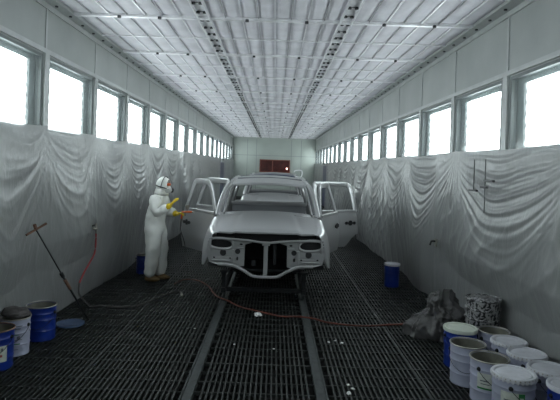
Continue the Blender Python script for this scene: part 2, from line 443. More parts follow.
# end wall: seams, window, dark side doors
tag(obj('trim_5', B(*[(x-0.015, x+0.015, Y1-0.012, Y1-0.0005, 0, H-0.12) for x in (-1.85, -1.25, 1.05, 1.7)], (XL+0.01, XR-0.01, Y1-0.012, Y1-0.0005, 2.72, 2.75)), M['seam']), kind='structure')
r = tag(empty('window_50', (0, Y1-0.02, 2.06)), kind='structure')
obj('window_frame', B((-1.02, 0.98, -0.06, 0.019, -0.42, -0.36), (-1.02, 0.98, -0.06, 0.019, 0.36, 0.42), (-1.02, -0.96, -0.06, 0.019, -0.36, 0.36), (0.92, 0.98, -0.06, 0.019, -0.36, 0.36), (-0.20, -0.14, -0.06, 0.019, -0.36, 0.36)), M['rustred'], r)
obj('pane', B((-0.96, 0.92, -0.02, 0.0, -0.36, 0.36)), M['maroon'], r)
obj('warning_lamp', B((0.74, 0.82, -0.10, -0.03, -0.18, -0.10)), M['lamp'], r)
for nm, X, s in (('door_1', XL, 1), ('door_2', XR, -1)):
    r = tag(empty(nm, (X, 27.2, 0)), kind='structure')
    xs = sorted((s*0.001, s*0.05)); obj('door_panel', B((*xs, -1.0, 1.0, 0.01, 2.15)), M['navy'], r)
    xs = sorted((s*0.05, s*0.09)); obj('door_handle', B((*xs, -0.06, -0.02, 0.95, 1.15)), M['tin'], r)

# ---------------------------------------------------------------- plastic sheets draped down the walls
def drape(name, X, s, ya, yb, ztop, pitch, y_ref, fold, seed, label, group, bulge=0.1, gath=1.0, foot=None):
    rng = np.random.RandomState(seed)
    dy = 0.022 if ya < 10 else (0.035 if ya < 17 else 0.07)
    dz = 0.02 if ya < 10 else (0.028 if ya < 17 else 0.05)
    Y = np.arange(ya, yb+dy/2, dy); nz = int((ztop+0.08)/dz); V = np.linspace(0, 1, nz)
    YY, VV = np.meshgrid(Y, V, indexing='ij')
    n = np.floor((YY-y_ref)/pitch).astype(int); t = (YY-y_ref)/pitch-n
    tab_a = rng.uniform(0.35, 1.0, 80); tab_f = rng.uniform(0.75, 1.35, 80); tab_p = rng.uniform(0, 6, 80); tab_s = rng.uniform(0.8, 1.7, 80)
    idx = (n+20) % 80
    D = VV*ztop                                   # distance below the top edge
    arch = 4*t*(1-t)
    g = D/(0.10+arch**0.8*0.62*tab_s[idx])            # nested swags from pin to pin
    env = np.exp(-(g/1.9)**2)*(0.25+0.75*arch**0.35)
    wob = 0.9*np.sin(YY*2.3+D*1.7+seed)+0.6*np.sin(YY*5.1-D*3.3)
    rdg = lambda q, p: (1-np.abs(np.sin(q)))**p-0.45
    sw = rdg(g*12.0*tab_f[idx]+tab_p[idx]+wob*0.6, 1.3)+0.55*rdg(g*21*tab_f[idx]+2*tab_p[idx]+wob, 1.2)
    d = 0.055*fold*sw*env*tab_a[idx]
    # folds radiating down from each pin
    for q in (-1, 0, 1, 2):
        yp = y_ref+(n+q)*pitch; ang = np.arctan2(YY-yp, D+0.12)
        e = np.exp(-((ang)/0.42)**2)*np.clip(D/0.25, 0, 1)*np.exp(-D/1.7)
        d += 0.030*fold*gath*rdg(ang*17+tab_p[(idx+q) % 80]*3+0.4*wob, 1.4)*e
    # long loose billows
    for k in range(7):
        a, b, p = rng.uniform(0.6, 3.2), rng.uniform(-2.0, 2.0), rng.uniform(0, 6)
        d += 0.020*np.sin(a*YY+b*VV*2+p+0.8*np.sin(VV*3+k))*np.clip(VV*1.4, 0, 1)
    for k in range(6):                             # diagonal creases lower down
        a, b, p = rng.uniform(4, 11), rng.uniform(-9, 9), rng.uniform(0, 6)
        m_ = np.clip(np.sin(0.9*YY*rng.uniform(0.7, 1.4)+p*2)*1.6-0.5, 0, 1)
        w_ = np.sin(a*YY+b*D+p+1.2*np.sin(D*2.2+YY))
        d += 0.014*fold*(1-np.abs(w_))**1.5*2*m_*np.clip((VV-0.22)*3, 0, 1)
    base = 0.05+bulge*np.sin(np.clip(VV, 0, 1)*PI*0.62)**1.6
    if foot is not None: base = base*(1-np.clip((VV-0.60)/0.16, 0, 1))+foot*np.clip((VV-0.60)/0.16, 0, 1); d = d*(1-0.85*np.clip((VV-0.60)/0.16, 0, 1))
    off = np.clip(base+d*np.clip(VV*5, 0.25, 1), 0.042, 1)
    e0 = np.clip((YY-ya)/0.45, 0, 1); e1 = np.clip((yb-YY)/0.45, 0, 1)
    off = off*e0+(1-e0)*0.050; off = off*e1+(1-e1)*0.085
    zt = ztop-0.05*np.abs(arch)*tab_a[idx]         # scalloped top edge
    Z = zt*(1-VV)+0.012
    Xc = X+s*off
    verts = np.stack([Xc, YY, Z], -1).reshape(-1, 3)
    ny, nzv = YY.shape
    i, j = np.meshgrid(np.arange(ny-1), np.arange(nzv-1), indexing='ij'); a = (i*nzv+j).ravel()
    faces = np.stack([a, a+nzv, a+nzv+1, a+1], -1)
    me = bpy.data.meshes.new(name); me.from_pydata(verts.tolist(), [], faces.tolist()); me.update()
    o = obj(name, me, M['film'], smooth=True)
    return tag(o, label, 'plastic sheet', group)
GS = 'plastic sheets over the side walls'
PL = 6.55-(1.727-1.195)/2; PR = 6.30-(1.77-1.203)/2
drape('plastic_sheet', XL, 1, Y0+0.02, 8.45, 2.40, 1.727, PL, 0.27, 3, 'clear plastic sheet on left wall behind the red hose and the leaning pole', GS, 0.08, foot=0.042)
drape('plastic_sheet', XL, 1, 8.36, 15.5, 2.40, 1.727, PL, 0.27, 7, 'clear plastic sheet on left wall right behind the person in white', GS, 0.05)
drape('plastic_sheet', XL, 1, 15.42, 26.1, 2.40, 1.727, PL, 0.28, 12, 'clear plastic sheet on left wall far behind the open silver car doors', GS, 0.05)
drape('plastic_sheet', XL, 1, 28.3, Y1-0.1, 2.40, 1.727, PL, 0.4, 5, 'last plastic sheet on left wall, between the navy door and the end wall', GS, 0.05)
drape('plastic_sheet', XR, -1, Y0+0.02, 8.3, 2.30, 3.1, 7.55, 0.5, 21, 'clear plastic sheet on right wall above the white pails, hung with hooks', GS, 0.10, foot=0.042)
drape('plastic_sheet', XR, -1, 8.22, 15.5, 2.30, 1.75*1.2, PR, 0.62, 23, 'clear plastic sheet in deep swags on right wall above the lone blue pail', GS, 0.12)
drape('plastic_sheet', XR, -1, 15.42, 26.1, 2.30, 1.75, PR, 0.45, 29, 'clear plastic sheet on right wall far behind the open car doors', GS, 0.10)
drape('plastic_sheet', XR, -1, 28.3, Y1-0.1, 2.30, 1.75, PR, 0.4, 31, 'last plastic sheet on right wall, between the navy door and the end wall', GS, 0.05)

# ---------------------------------------------------------------- the car body (bare shell, wheels, glass and lights missing)
def crown(x, k=0.06): return -k*(x*x)/(0.7*0.7)
def hood_z(x, y):                                  # y 0..1.05 from the nose
    t = y/1.05
    z = lerp(1.085, 1.265, t**0.85)-0.05*max(0, 1-y/0.12)**2
    ax = abs(x); c = lerp(0.47, 0.40, t)
    z += 0.018*ss((c+0.03-ax)/0.06) + crown(x, 0.045)
    return z
def make_car():
    root = empty('car', (-0.09, 7.2, 0.0))
    S, SI = M['silver'], M['silver_in']
    # hood
    def f(u, v):
        x = lerp(-0.74, 0.74, u); y = 0.06+v*0.97+0.10*(abs(x)/0.74)**3*(1-v)
        return (x, y, hood_z(x, y-0.03))
    o = obj('hood', sheet(f, 48, 24, 0.022), S, root, 'auto')
    # fenders
    for s in (-1, 1):
        def f(u, v):
            y = lerp(0.10, 1.42, u)
            ztop = hood_z(0.74, min(y, 1.0))+0.004 if y < 1.0 else hood_z(0.74, 1.0)+0.004+(y-1.0)*0.02
            fl = 1-0.5*max(0, 1-(y-0.10)/0.45)**2
            zb = 0.56
            r = 0.43; dyy = y-0.78
            if abs(dyy) < r: zb = max(zb, 0.50+math.sqrt(r*r-dyy*dyy))
            if y < 0.3: zb = max(zb, lerp(0.82, 0.56, ss((y-0.1)/0.2)))
            zb = min(zb, 0.96)
            bul = 0.03*math.exp(-((abs(dyy)-0.45)/0.12)**2)
            ang = min(1, v/0.35)
            if v < 0.35:
                a = ang*PI/2; x = 0.745+0.125*math.sin(a); z = ztop-0.09*(1-math.cos(a))
            else:
                q = (v-0.35)/0.65; z = lerp(ztop-0.09, zb, q); x = 0.87+0.05*math.sin(min(1, q*1.2)*PI/2)+bul*q
            x -= 0.16*max(0, 1-(y-0.10)/0.38)**2*(0.4+0.6*v) 
            return (s*x, y, z)
        obj('fender', sheet(f, 44, 22, 0.012, (-s, 0, 0)), S, root, 'auto')
        # black wheel housing
        bm = bmesh.new(); n = 14
        prof = [(0.78+0.40*math.cos(PI*k/n), 0.52+0.42*math.sin(PI*k/n)) for k in range(n+1)]
        rr = [[bm.verts.new((s*x, y, z)) for (y, z) in prof] for x in (0.50, 0.84)]
        for k in range(n): bm.faces.new((rr[0][k], rr[0][k+1], rr[1][k+1], rr[1][k]))
        bm.faces.new([v for v in rr[0]])
        obj('wheel_housing', bm, M['dsteel'], root)
    # radiator support panel with lamp openings
    for s in (-1, 1):
        out = [(0.20, 0.955), (0.46, 0.965), (0.50, 0.985), (0.74, 0.985), (0.82, 0.94), (0.84, 0.78), (0.80, 0.64), (0.66, 0.60), (0.42, 0.585), (0.30, 0.60), (0.295, 0.90), (0.20, 0.925)]
        holes = [ell(0.635, 0.902, 0.155, 0.060, 24, 0.8, 0.04), ell(0.395, 0.80, 0.030, 0.032, 14), ell(0.60, 0.775, 0.036, 0.034, 14),
                 ell(0.40, 0.70, 0.016, 0.028, 10), ell(0.35, 0.90, 0.024, 0.014, 10), ell(0.50, 0.70, 0.014, 0.014, 8), ell(0.73, 0.70, 0.018, 0.014, 8)]
        P = lambda ps: [(s*a, b) for a, b in ps]
        bm = to_bm(plate(P(out), [P(h) for h in holes], 0.014))
        for v in bm.verts: v.co.y += 0.10+0.16*max(0, abs(v.co.x)-0.45)**1.2
        obj('lamp_panel', bm, S, root)
        # raised lips round the lamp opening, pressed ribs
        def yy(x): return 0.10+0.16*max(0, abs(x)-0.45)**1.2
        lip = [(s*a, yy(a)-0.008, b) for a, b in ell(0.635, 0.902, 0.172, 0.074, 26, 0.8, 0.04)]
        bm = T((lip+[lip[0]], 0.014, 0.020), n=8); obj('lamp_rim', bm, S, root, True)
        bm = bmesh.new(); bmesh.ops.create_cone(bm, cap_ends=True, segments=18, radius1=0.05, radius2=0.045, depth=0.02, matrix=Matrix.Translation((s*0.60, yy(0.6)-0.002, 0.775)) @ Matrix.Rotation(PI/2, 4, 'X'))
        bmesh.ops.create_cone(bm, cap_ends=True, segments=18, radius1=0.042, radius2=0.036, depth=0.02, matrix=Matrix.Translation((s*0.395, yy(0.395)-0.002, 0.80)) @ Matrix.Rotation(PI/2, 4, 'X'))
        objs('grommet', bm, M['dark'], root, 'auto')
        bm = B(); box(bm, *sorted((s*0.31, s*0.40)), 0.07, 0.10, 0.845, 0.862); box(bm, *sorted((s*0.44, s*0.47)), 0.075, 0.10, 0.62, 0.83)
        box(bm, *sorted((s*0.50, s*0.76)), 0.09, 0.125, 0.66, 0.675)
        objs('pressed_rib', bevel(bm, 0.004, 1), S, root)
        # dark backing inside the lamp pocket
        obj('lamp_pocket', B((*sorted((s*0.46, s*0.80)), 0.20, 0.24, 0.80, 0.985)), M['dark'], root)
        # chassis horn under the lamp panel
        bm = T(([(s*0.52, 0.2, 0.60), (s*0.52, 0.5, 0.58), (s*0.52, 1.2, 0.50)], 0.045, 0.05), n=8, sq=0.5)
        obj('chassis_rail', bm, SI, root, 'auto')
    # upper cross bar with the drooping latch mount, centre post, lower curved beam
    up = smooth_path([(-0.80, 0.15, 0.965), (-0.60, 0.09, 0.975), (-0.28, 0.055, 0.965), (-0.10, 0.05, 0.945), (0, 0.05, 0.935), (0.10, 0.05, 0.945), (0.28, 0.055, 0.965), (0.60, 0.09, 0.975), (0.80, 0.15, 0.965)], 5)
    obj('upper_crossbar', T((up, 0.03, 0.016), n=10, sq=0.6), S, root, 'auto')
    lo = smooth_path([(-0.66, 0.08, 0.62), (-0.46, 0.03, 0.615), (-0.30, 0.0, 0.555), (-0.17, -0.01, 0.485), (0, -0.015, 0.475), (0.17, -0.01, 0.485), (0.30, 0.0, 0.555), (0.46, 0.03, 0.615), (0.66, 0.08, 0.62)], 5)
    obj('lower_crossbar', T((lo, 0.03, 0.020), n=10, sq=0.6), S, root, 'auto')
    obj('centre_post', bevel(B((-0.030, 0.030, 0.03, 0.07, 0.47, 0.95), (-0.055, 0.055, 0.02, 0.075, 0.90, 0.955)), 0.008), S, root)
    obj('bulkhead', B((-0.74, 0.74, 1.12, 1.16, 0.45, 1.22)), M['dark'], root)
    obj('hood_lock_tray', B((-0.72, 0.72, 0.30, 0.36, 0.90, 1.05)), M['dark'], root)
    obj('engine_bay_floor', B((-0.50, 0.50, 0.25, 1.14, 0.50, 0.53)), M['dsteel'], root)
    objs('horn_bracket', bevel(B((-0.20, -0.14, 0.10, 0.16, 0.60, 0.68), (0.10, 0.15, 0.12, 0.18, 0.62, 0.90)), 0.008), M['dsteel'], root)
    # cowl
    def f(u, v):
        x = lerp(-0.76, 0.76, u); y = 1.01+0.16*v-0.05*(1-(x/0.76)**2)
        return (x, y+0.03, 1.262+0.03*v+crown(x, 0.045))
    obj('cowl', sheet(f, 24, 4, 0.02), S, root, 'auto')
    obj('dash_beam', bevel(B((-0.68, 0.68, 1.30, 1.55, 1.02, 1.20)), 0.03), SI, root)
    # roof
    def roof_z(x, y):
        t = (y-1.62)/2.75
        return 1.735+0.095*math.sin(min(1, t*1.25)*PI/2)-0.03*max(0, t-0.7)**1.3*3+crown(x, 0.055)
    def f(u, v):
        x = lerp(-0.63, 0.63, u); y = 1.62+2.75*v-0.07*(1-(x/0.63)**2)*(1-v)**3
        return (x, y, roof_z(x, y))
    obj('roof', sheet(f, 30, 40, 0.02), S, root, True)
    for s in (-1, 1):
        obj('roof_rail', T(([(s*0.655, 1.60, roof_z(0.63, 1.62)-0.02)]+[(s*0.665, y, roof_z(0.63, y)-0.02) for y in np.linspace(1.75, 4.36, 12)], 0.035, 0.035), n=8), S, root, True)
        A = smooth_path([(s*0.80, 1.02, 1.20), (s*0.765, 1.22, 1.40), (s*0.71, 1.44, 1.60), (s*0.655, 1.62, 1.695)], 5)
        obj('front_pillar', T((A, 0.038, 0.045), n=10, sq=0.7), S, root, True)
        A = smooth_path([(s*0.70, 1.08, 1.24), (s*0.66, 1.30, 1.44), (s*0.625, 1.50, 1.61), (s*0.585, 1.64, 1.69)], 5)
        obj('inner_pillar', T((A, 0.014, 0.03), n=8, sq=0.7), S, root, True)
        obj('middle_pillar', T(([(s*0.84, 2.42, 0.52), (s*0.84, 2.44, 1.15), (s*0.76, 2.52, 1.45), (s*0.675, 2.58, 1.76)], 0.05, 0.035), n=8, sq=0.6, up=(1, 0, 0)), SI, root, True)
        obj('rear_pillar', T(([(s*0.86, 3.42, 1.12), (s*0.77, 3.46, 1.45), (s*0.68, 3.42, 1.78)], 0.06, 0.035), n=8, sq=0.6, up=(1, 0, 0)), S, root, True)
        obj('tail_pillar', T(([(s*0.84, 4.36, 1.12), (s*0.77, 4.34, 1.45), (s*0.68, 4.28, 1.77)], 0.07, 0.05), n=8, sq=0.6, up=(1, 0, 0)), S, root, True)
        obj('sill', bevel(B((*sorted((s*0.80, s*0.90)), 1.40, 3.30, 0.44, 0.56)), 0.02), S, root)
        def f(u, v):
            y = lerp(3.25, 4.42, u); zb = 0.56; dyy = y-3.72
            if abs(dyy) < 0.43: zb = max(zb, 0.48+math.sqrt(0.43**2-dyy*dyy))
            z = lerp(1.22, zb, v); x = 0.83+0.09*math.sin(min(1, v*1.5)*PI/2)-0.06*max(0, (u-0.8)/0.2)**2
            return (s*x, y, z)
        obj('quarter_panel', sheet(f, 30, 14, 0.015, (-s, 0, 0)), S, root, 'auto')
        # hinge pillar closing the front of the door opening
        obj('hinge_pillar', bevel(B((*sorted((s*0.76, s*0.84)), 1.30, 1.42, 0.5, 1.20)), 0.01), S, root)
    obj('windscreen_header', T((smooth_path([(-0.60, 1.63, 1.675), (-0.3, 1.575, 1.705), (0, 1.56, 1.712), (0.3, 1.575, 1.705), (0.60, 1.63, 1.675)], 5), 0.03, 0.025), n=8, sq=0.6), S, root, 'auto')
    # rear opening: tailgate frame
    obj('rear_header', T(([(-0.62, 4.34, 1.74), (0, 4.37, 1.78), (0.62, 4.34, 1.74)], 0.04, 0.035), n=8, sq=0.6), S, root)
    obj('rear_belt', bevel(B((-0.80, 0.80, 4.32, 4.42, 1.16, 1.24)), 0.02), S, root)
    obj('cab_bulkhead', bevel(B((-0.76, 0.76, 3.32, 3.38, 1.22, 1.285)), 0.015), S, root)
    obj('cab_back_panel', B((-0.74, 0.74, 3.34, 3.36, 0.86, 1.22)), SI, root)
    for s in (-1, 1): obj('cab_back_frame', T(([(s*0.74, 3.35, 1.27), (s*0.69, 3.33, 1.45), (s*0.60, 3.30, 1.74)], 0.022, 0.03), n=8, sq=0.7), S, root, True)
    obj('rear_panel', bevel(B((-0.80, 0.80, 4.36, 4.42, 0.55, 1.20)), 0.02), SI, root)
    obj('floor_pan', B((-0.80, 0.80, 1.16, 4.36, 0.47, 0.50)), SI, root)
    obj('rear_floor_step', bevel(B((-0.78, 0.78, 3.0, 4.30, 0.52, 0.85)), 0.03), SI, root)
    obj('roof_bow', T(([(-0.60, 2.58, 1.77), (0, 2.58, 1.80), (0.60, 2.58, 1.77)], 0.03, 0.012), n=6), SI, root)
    obj('roof_bow', T(([(-0.60, 3.42, 1.79), (0, 3.42, 1.82), (0.60, 3.42, 1.79)], 0.03, 0.012), n=6), SI, root)
    # doors
    def door(s, hx, hy, length, ang, rear):
        d = empty('door', (s*hx, hy, 0)); d.parent = root
        d.rotation_euler = (0, 0, -s*ang)           # opened outward about the front edge
        zb, zw, zt = 0.52, 1.185, 1.70
        L = length
        def f(u, v):                                 # skin, bulging outward, local +Y runs back, s*x outward
            y = L*u; z = lerp(zw+0.03, zb, v)
            if rear:                                 # wheel-arch cut at the lower rear corner
                z = max(z, zb+0.36*ss((y-(L-0.28))/0.28)*(v)) if v > 0 else z
            x = 0.012+0.055*math.sin(min(1, v*1.4)*PI/2)-0.03*max(0, v-0.7)/0.3
            return (s*x, y, z)
        obj('door_panel', sheet(f, 20, 18, 0.045, (-s, 0, 0)), S, d, 'auto')
        xo = lambda z: s*(0.0-0.16*max(0, (z-zw))/0.5)
        if rear: fr = [(0.03, zw+0.01), (0.03, 1.45), (0.06, zt-0.02), (0.14, zt), (L-0.22, zt), (L-0.10, zt-0.03), (L-0.05, zt-0.14), (L-0.02, zw+0.01)]
        else: fr = [(0.02, zw+0.01), (0.20, 1.42), (0.40, 1.63), (0.52, zt-0.01), (0.66, zt), (L-0.14, zt), (L-0.07, zt-0.03), (L-0.05, 1.55), (L-0.03, zw+0.01)]
        fr3 = [(xo(z)-s*0.005, y, z) for y, z in fr]
        obj('window_frame', T((smooth_path(fr3, 4), 0.052, 0.024), n=8, sq=0.6, up=(1, 0, 0)), S, d, 'auto')
        obj('window_sill', bevel(B((*sorted((-s*0.03, s*0.03)), 0.02, L-0.02, zw-0.01, zw+0.035)), 0.008), S, d)
        hz = 0.97
        pr_ = [(0.0, 0.0), (0.02, 0.028), (0.05, 0.032), (0.07, 0.014), (0.085, 0.018), (0.10, 0.046), (0.13, 0.052), (0.155, 0.044), (0.17, 0.016), (0.19, 0.016), (0.205, 0.032), (0.235, 0.028), (0.25, 0.0)]
        ol = [(L-0.30+a_, hz+b_) for a_, b_ in pr_]+[(L-0.30+a_, hz-b_*0.9) for a_, b_ in pr_[-2:0:-1]]
        bm = to_bm(plate(ol, (), 0.012)); bmesh.ops.rotate(bm, verts=bm.verts, cent=(0, 0, 0), matrix=Matrix.Rotation(PI/2, 3, 'Z'))
        for v in bm.verts: v.co.x += s*0.064
        obj('handle_cutout_shade', bm, M['dark'], d)  # dark plate on the door skin stands in for the shaded handle cutout
        obj('inner_panel', bevel(B((*sorted((-s*0.055, -s*0.045)), 0.08, L-0.10, zb+0.12, zw-0.08)), 0.004, 1), SI, d)
        objs('hinge', bevel(B((*sorted((-s*0.03, s*0.01)), -0.03, 0.03, 0.70, 0.76), (*sorted((-s*0.03, s*0.01)), -0.03, 0.03, 1.0, 1.06)), 0.005, 1), S, d)
        return d
    return root, door, roof_z
car, door, roof_z = make_car()
R = math.radians
door(-1, 0.87, 1.44, 1.02, R(39), False); door(-1, 0.87, 2.50, 0.88, R(40), True)
door(1, 0.87, 1.44, 1.02, R(22), False); door(1, 0.87, 2.50, 0.92, R(64), True)
tag(car, 'silver car shell with its side doors open, nearest the camera', 'car', 'silver car shells in line')
car2 = copy_tree(car); car2.location = (-0.02, 13.25, 0)
for d in [o for o in car2.children if o.name.startswith('door')]: d.rotation_euler = (0, 0, 0)
tag(car2, 'second silver car shell in line, seen over and through the nearer one', 'car', 'silver car shells in line')
def f(u, v):
    x = lerp(-0.66, 0.66, u); y = 1.85+0.2*v; return (x, y, roof_z(x, y)+0.03)
obj('dark_roof_strip', sheet(f, 20, 3, 0.025), M['navy'], car2, 'auto')  # dark strip laid across the front of the second car's roof
# rail trolleys that carry the shells
def trolley(y0, label):
    t = tag(empty('car_trolley', (-0.09, y0, 0)), label, 'trolley', 'rail trolleys under the cars')
    for s in (-1, 1):
        X = s*0.5875-0.0225
        obj('long_beam', bevel(B((X-0.035, X+0.035, 0.40, 4.1, 0.14, 0.21)), 0.006, 1), M['dsteel'], t)
        for y in (0.66, 3.8):
            bm = bmesh.new(); bmesh.ops.create_cone(bm, cap_ends=True, segments=20, radius1=0.062, radius2=0.062, depth=0.035, matrix=Matrix.Translation((X, y, 0.071)) @ Matrix.Rotation(PI/2, 4, 'Y'))
            obj('wheel', bm, M['rail'], t, 'auto')
            obj('post', bevel(B((X-0.03, X+0.03, y-0.23, y-0.17, 0.211, 0.44)), 0.006, 1), M['dsteel'], t); obj('post_pad', bevel(B((X-0.06, X+0.06, y-0.26, y-0.14, 0.441, 0.465)), 0.006, 1), M['dsteel'], t)
    for y in (0.50, 1.9, 3.9): obj('cross_beam', bevel(B((-0.573, 0.528, y-0.03, y+0.03, 0.145, 0.205)), 0.006, 1), M['dsteel'], t)
trolley(7.2, 'dark steel rail trolley holding up the nearest silver car shell')
trolley(13.25, 'dark steel rail trolley holding up the second silver car shell')
# small white wire bracket on the roof
bm = T((smooth_path([(0, 0, 0.0), (0.12, 0, 0.0), (0.13, 0, 0.12), (0.0, 0, 0.12), (-0.01, 0, 0.09)], 4), 0.012), n=6)
tag(obj('wire_bracket', bm, M['wirewhite'], loc=(0.40, 10.3, roof_z(0.42, 3.0)+0.026)), 'small square white wire bracket standing on the silver car roof', 'bracket')

# ---------------------------------------------------------------- pails
def pail_parts(root, body, top, r=0.155, h=0.37, handle=True, rim='tin', scallop=False, mark=None, la=-PI/2, rb=None, inside=None):
    rb = rb or r*0.97
    def R_(z): return lerp(rb, r, z/h)
    prof = [(R_(0)-0.006, 0.012), (R_(0), 0.0), (R_(0)+0.003, 0.008), (R_(0.03), 0.02)]
    for zz in (0.30, 0.62, 0.80):
        z = h*zz; prof += [(R_(z), z-0.012), (R_(z)+0.005, z), (R_(z), z+0.012)]
    prof += [(R_(h), h-0.03), (R_(h)+0.004, h-0.004)]
    if top == 'open': prof += [(R_(h)-0.004, h-0.004), (R_(h)-0.006, h-0.03), (rb-0.008, 0.05), (0.001, 0.05)]
    bm = bmesh.new(); lathe(bm, prof, 40, cap0=True)
    obj('bucket', bm, M[body], root, 'auto')
    bm = bmesh.new(); ring = [(r+0.004+0.007*math.cos(a), h+0.007*math.sin(a)) for a in np.linspace(0, 2*PI, 9)]
    lathe(bm, ring, 40); obj('rim', bm, M[rim], root, True)
    if top == 'open':
        bm = bmesh.new(); lathe(bm, [(rb-0.012, 0.16), (0.001, 0.165)], 32)
        obj('paint', bm, M[inside or 'tinin'], root)
        bm = bmesh.new(); lathe(bm, [(r-0.007, h-0.006), (R_(h*0.5)-0.008, h*0.5), (rb-0.009, 0.17)], 36); obj('lining', bm, M['tinin'], root, True)
    else:
        bm = bmesh.new(); n = 60; rings = []
        pr = [(0.0005, h+0.006), (r*0.80, h+0.007), (r*0.86, h-0.001), (r*0.93, h+0.012), (r+0.006, h+0.014), (r+0.012, h+0.002), (r+0.009, h-0.022)]
        for j, (q, z) in enumerate(pr):
            rings.append([bm.verts.new(((q+(0.004*math.cos(k*PI) if scallop and j > 4 else 0))*math.cos(2*PI*k/n), (q+(0.004*math.cos(k*PI) if scallop and j > 4 else 0))*math.sin(2*PI*k/n), z-(0.006*math.cos(k*PI) if scallop and j == 6 else 0))) for k in range(n)])
        for a, b in zip(rings, rings[1:]):
            for k in range(n): bm.faces.new((a[k], a[(k+1)%n], b[(k+1)%n], b[k]))
        obj('lid', bm, M[top], root, 'auto')
    if handle:
        pts = [(-(r+0.012)*math.cos(a), -0.02-(r*1.02)*math.sin(a)*0.98, h-0.07-0.16*math.sin(a)) for a in np.linspace(0, PI, 17)]
        hb = obj('handle', T((pts, 0.0028), n=6), M['dsteel'], root, True)
        for s in (-1, 1):
            bm = bmesh.new(); bmesh.ops.create_cone(bm, cap_ends=True, segments=12, radius1=0.020, radius2=0.012, depth=0.016, matrix=Matrix.Translation((s*(r+0.006), -0.02, h-0.07)) @ Matrix.Rotation(s*PI/2, 4, 'Y'))
            obj('handle_ear', bm, M['dsteel'], root, 'auto')
    def patch(name, a0, a1, z0, z1, m, dr, par=root):
        bm = bmesh.new(); n = 12
        A = [[bm.verts.new(((R_(z)+dr)*math.cos(lerp(a0, a1, k/n)), (R_(z)+dr)*math.sin(lerp(a0, a1, k/n)), z)) for k in range(n+1)] for z in (z0, z1)]
        for k in range(n): bm.faces.new((A[0][k], A[0][k+1], A[1][k+1], A[1][k]))
        return obj(name, bm, M[m], par, True)
    if mark == 'green':
        lb = patch('label', la-0.55, la+0.55, 0.135, 0.275, 'label', 0.0065)
        patch('label_print', la+0.25, la+0.54, 0.15, 0.272, 'green', 0.0072, lb); patch('label_print', la-0.54, la+0.54, 0.137, 0.152, 'green', 0.0074, lb)
        patch('label_print', la-0.40, la+0.05, 0.205, 0.215, 'greyp', 0.0074, lb); patch('label_print', la-0.35, la+0.10, 0.18, 0.187, 'greyp', 0.0074, lb)
        patch('label_print', la+0.30, la+0.48, 0.20, 0.24, 'label', 0.0080, lb)
    if mark == 'lines':
        for i, (z, c_, wd) in enumerate(((0.30, 'greyp', 0.010), (0.275, 'greyp', 0.008), (0.215, 'green', 0.007), (0.165, 'greyp', 0.007), (0.12, 'green', 0.012), (0.07, 'greyp', 0.006))):
            patch('label_print', la-0.5, la+0.45-(i % 3)*0.12, z, z+wd, c_, 0.0066)
        patch('label_print', la-0.25, la-0.05, 0.175, 0.205, 'greyp', 0.0066); patch('label_print', la+0.1, la+0.3, 0.175, 0.205, 'greyp', 0.0066)
    if mark == 'paper':
        lb = patch('label', la-0.75, la+0.75, 0.085, 0.235, 'label', 0.0065)
        for q in range(5): patch('label_print', la-0.6+q*0.25, la-0.48+q*0.25, 0.185-(q % 2)*0.01, 0.215, 'bluep' if q % 2 else 'greyp', 0.0073, lb)
        for q in range(4): patch('label_print', la-0.5+q*0.28, la-0.36+q*0.28, 0.12+(q % 2)*0.012, 0.155, 'redp', 0.0073, lb)
def pail(x, y, body, top, label, rz=0, z=0, grp='paint pails on the grating', **k):
    t = tag(empty('paint_pail', (x, y, z+0.004), rz), label, 'pail', grp)
    pail_parts(t, body, top, **k); return t
GL, GR = 'paint pails by the left wall', 'paint pails by the right wall'
pail(-2.565, 5.83, 'blue', 'open', 'open blue paint pail beside the flat round disc', grp=GL)
pail(-2.62, 5.36, 'white', 'open', 'white paint pail with printed lines between two blue ones', rz=0, grp=GL, r=0.14, mark='lines', la=-PI/2+0.45)
pail(-2.615, 4.98, 'blue', 'open', 'blue paint pail with a paper label, at the left edge of the photo', grp=GL, mark='paper', la=-PI/2+0.35, rim='rust')
pail(-2.33, 9.45, 'blue', 'open', 'blue paint pail behind the legs of the person in white', grp=GL, r=0.13, h=0.33)
pail(1.985, 5.42, 'blue', 'lidc', 'blue paint pail with a pale lid among the white pails', grp=GR, h=0.38, r=0.162, rim='blue')
pail(1.90, 4.98, 'white', 'open', 'open white paint pail without label, in front of the pale-lidded blue pail', rz=-0.4, grp=GR, r=0.158)
pail(1.955, 4.61, 'white', 'open', 'open white paint pail with a green and grey label', rz=0.5, grp=GR, mark='green', la=-PI/2-0.95, r=0.160)
pail(2.005, 4.25, 'white', 'lidw', 'lidded white paint pail with a green label, nearest the camera', rz=0.9, grp=GR, mark='green', la=-PI/2-1.35, scallop=True, r=0.164)
pail(2.33, 5.41, 'white', 'open', 'open white paint pail in front of the paint-splattered stack', rz=0.2, grp=GR, r=0.150)
pail(2.335, 5.07, 'white', 'lidw', 'lidded white paint pail, second from the back along right wall', rz=0.3, grp=GR, scallop=True, r=0.156)
pail(2.345, 4.73, 'white', 'lidw', 'lidded white paint pail, third from the back along right wall', rz=0.8, grp=GR, scallop=True, r=0.158)
pail(2.36, 4.38, 'white', 'lidw', 'lidded white paint pail at the right edge of the photo, behind the blue one', rz=0.5, grp=GR, scallop=True, r=0.156)
pail(2.34, 4.03, 'blue', 'lidw', 'blue paint pail cut off by the bottom right corner', grp=GR, r=0.155)
pail(2.08, 9.0, 'blue', 'lidw', 'lone blue paint pail far along the right wall', grp=GR, r=0.128, h=0.385, handle=False, rim='blue')
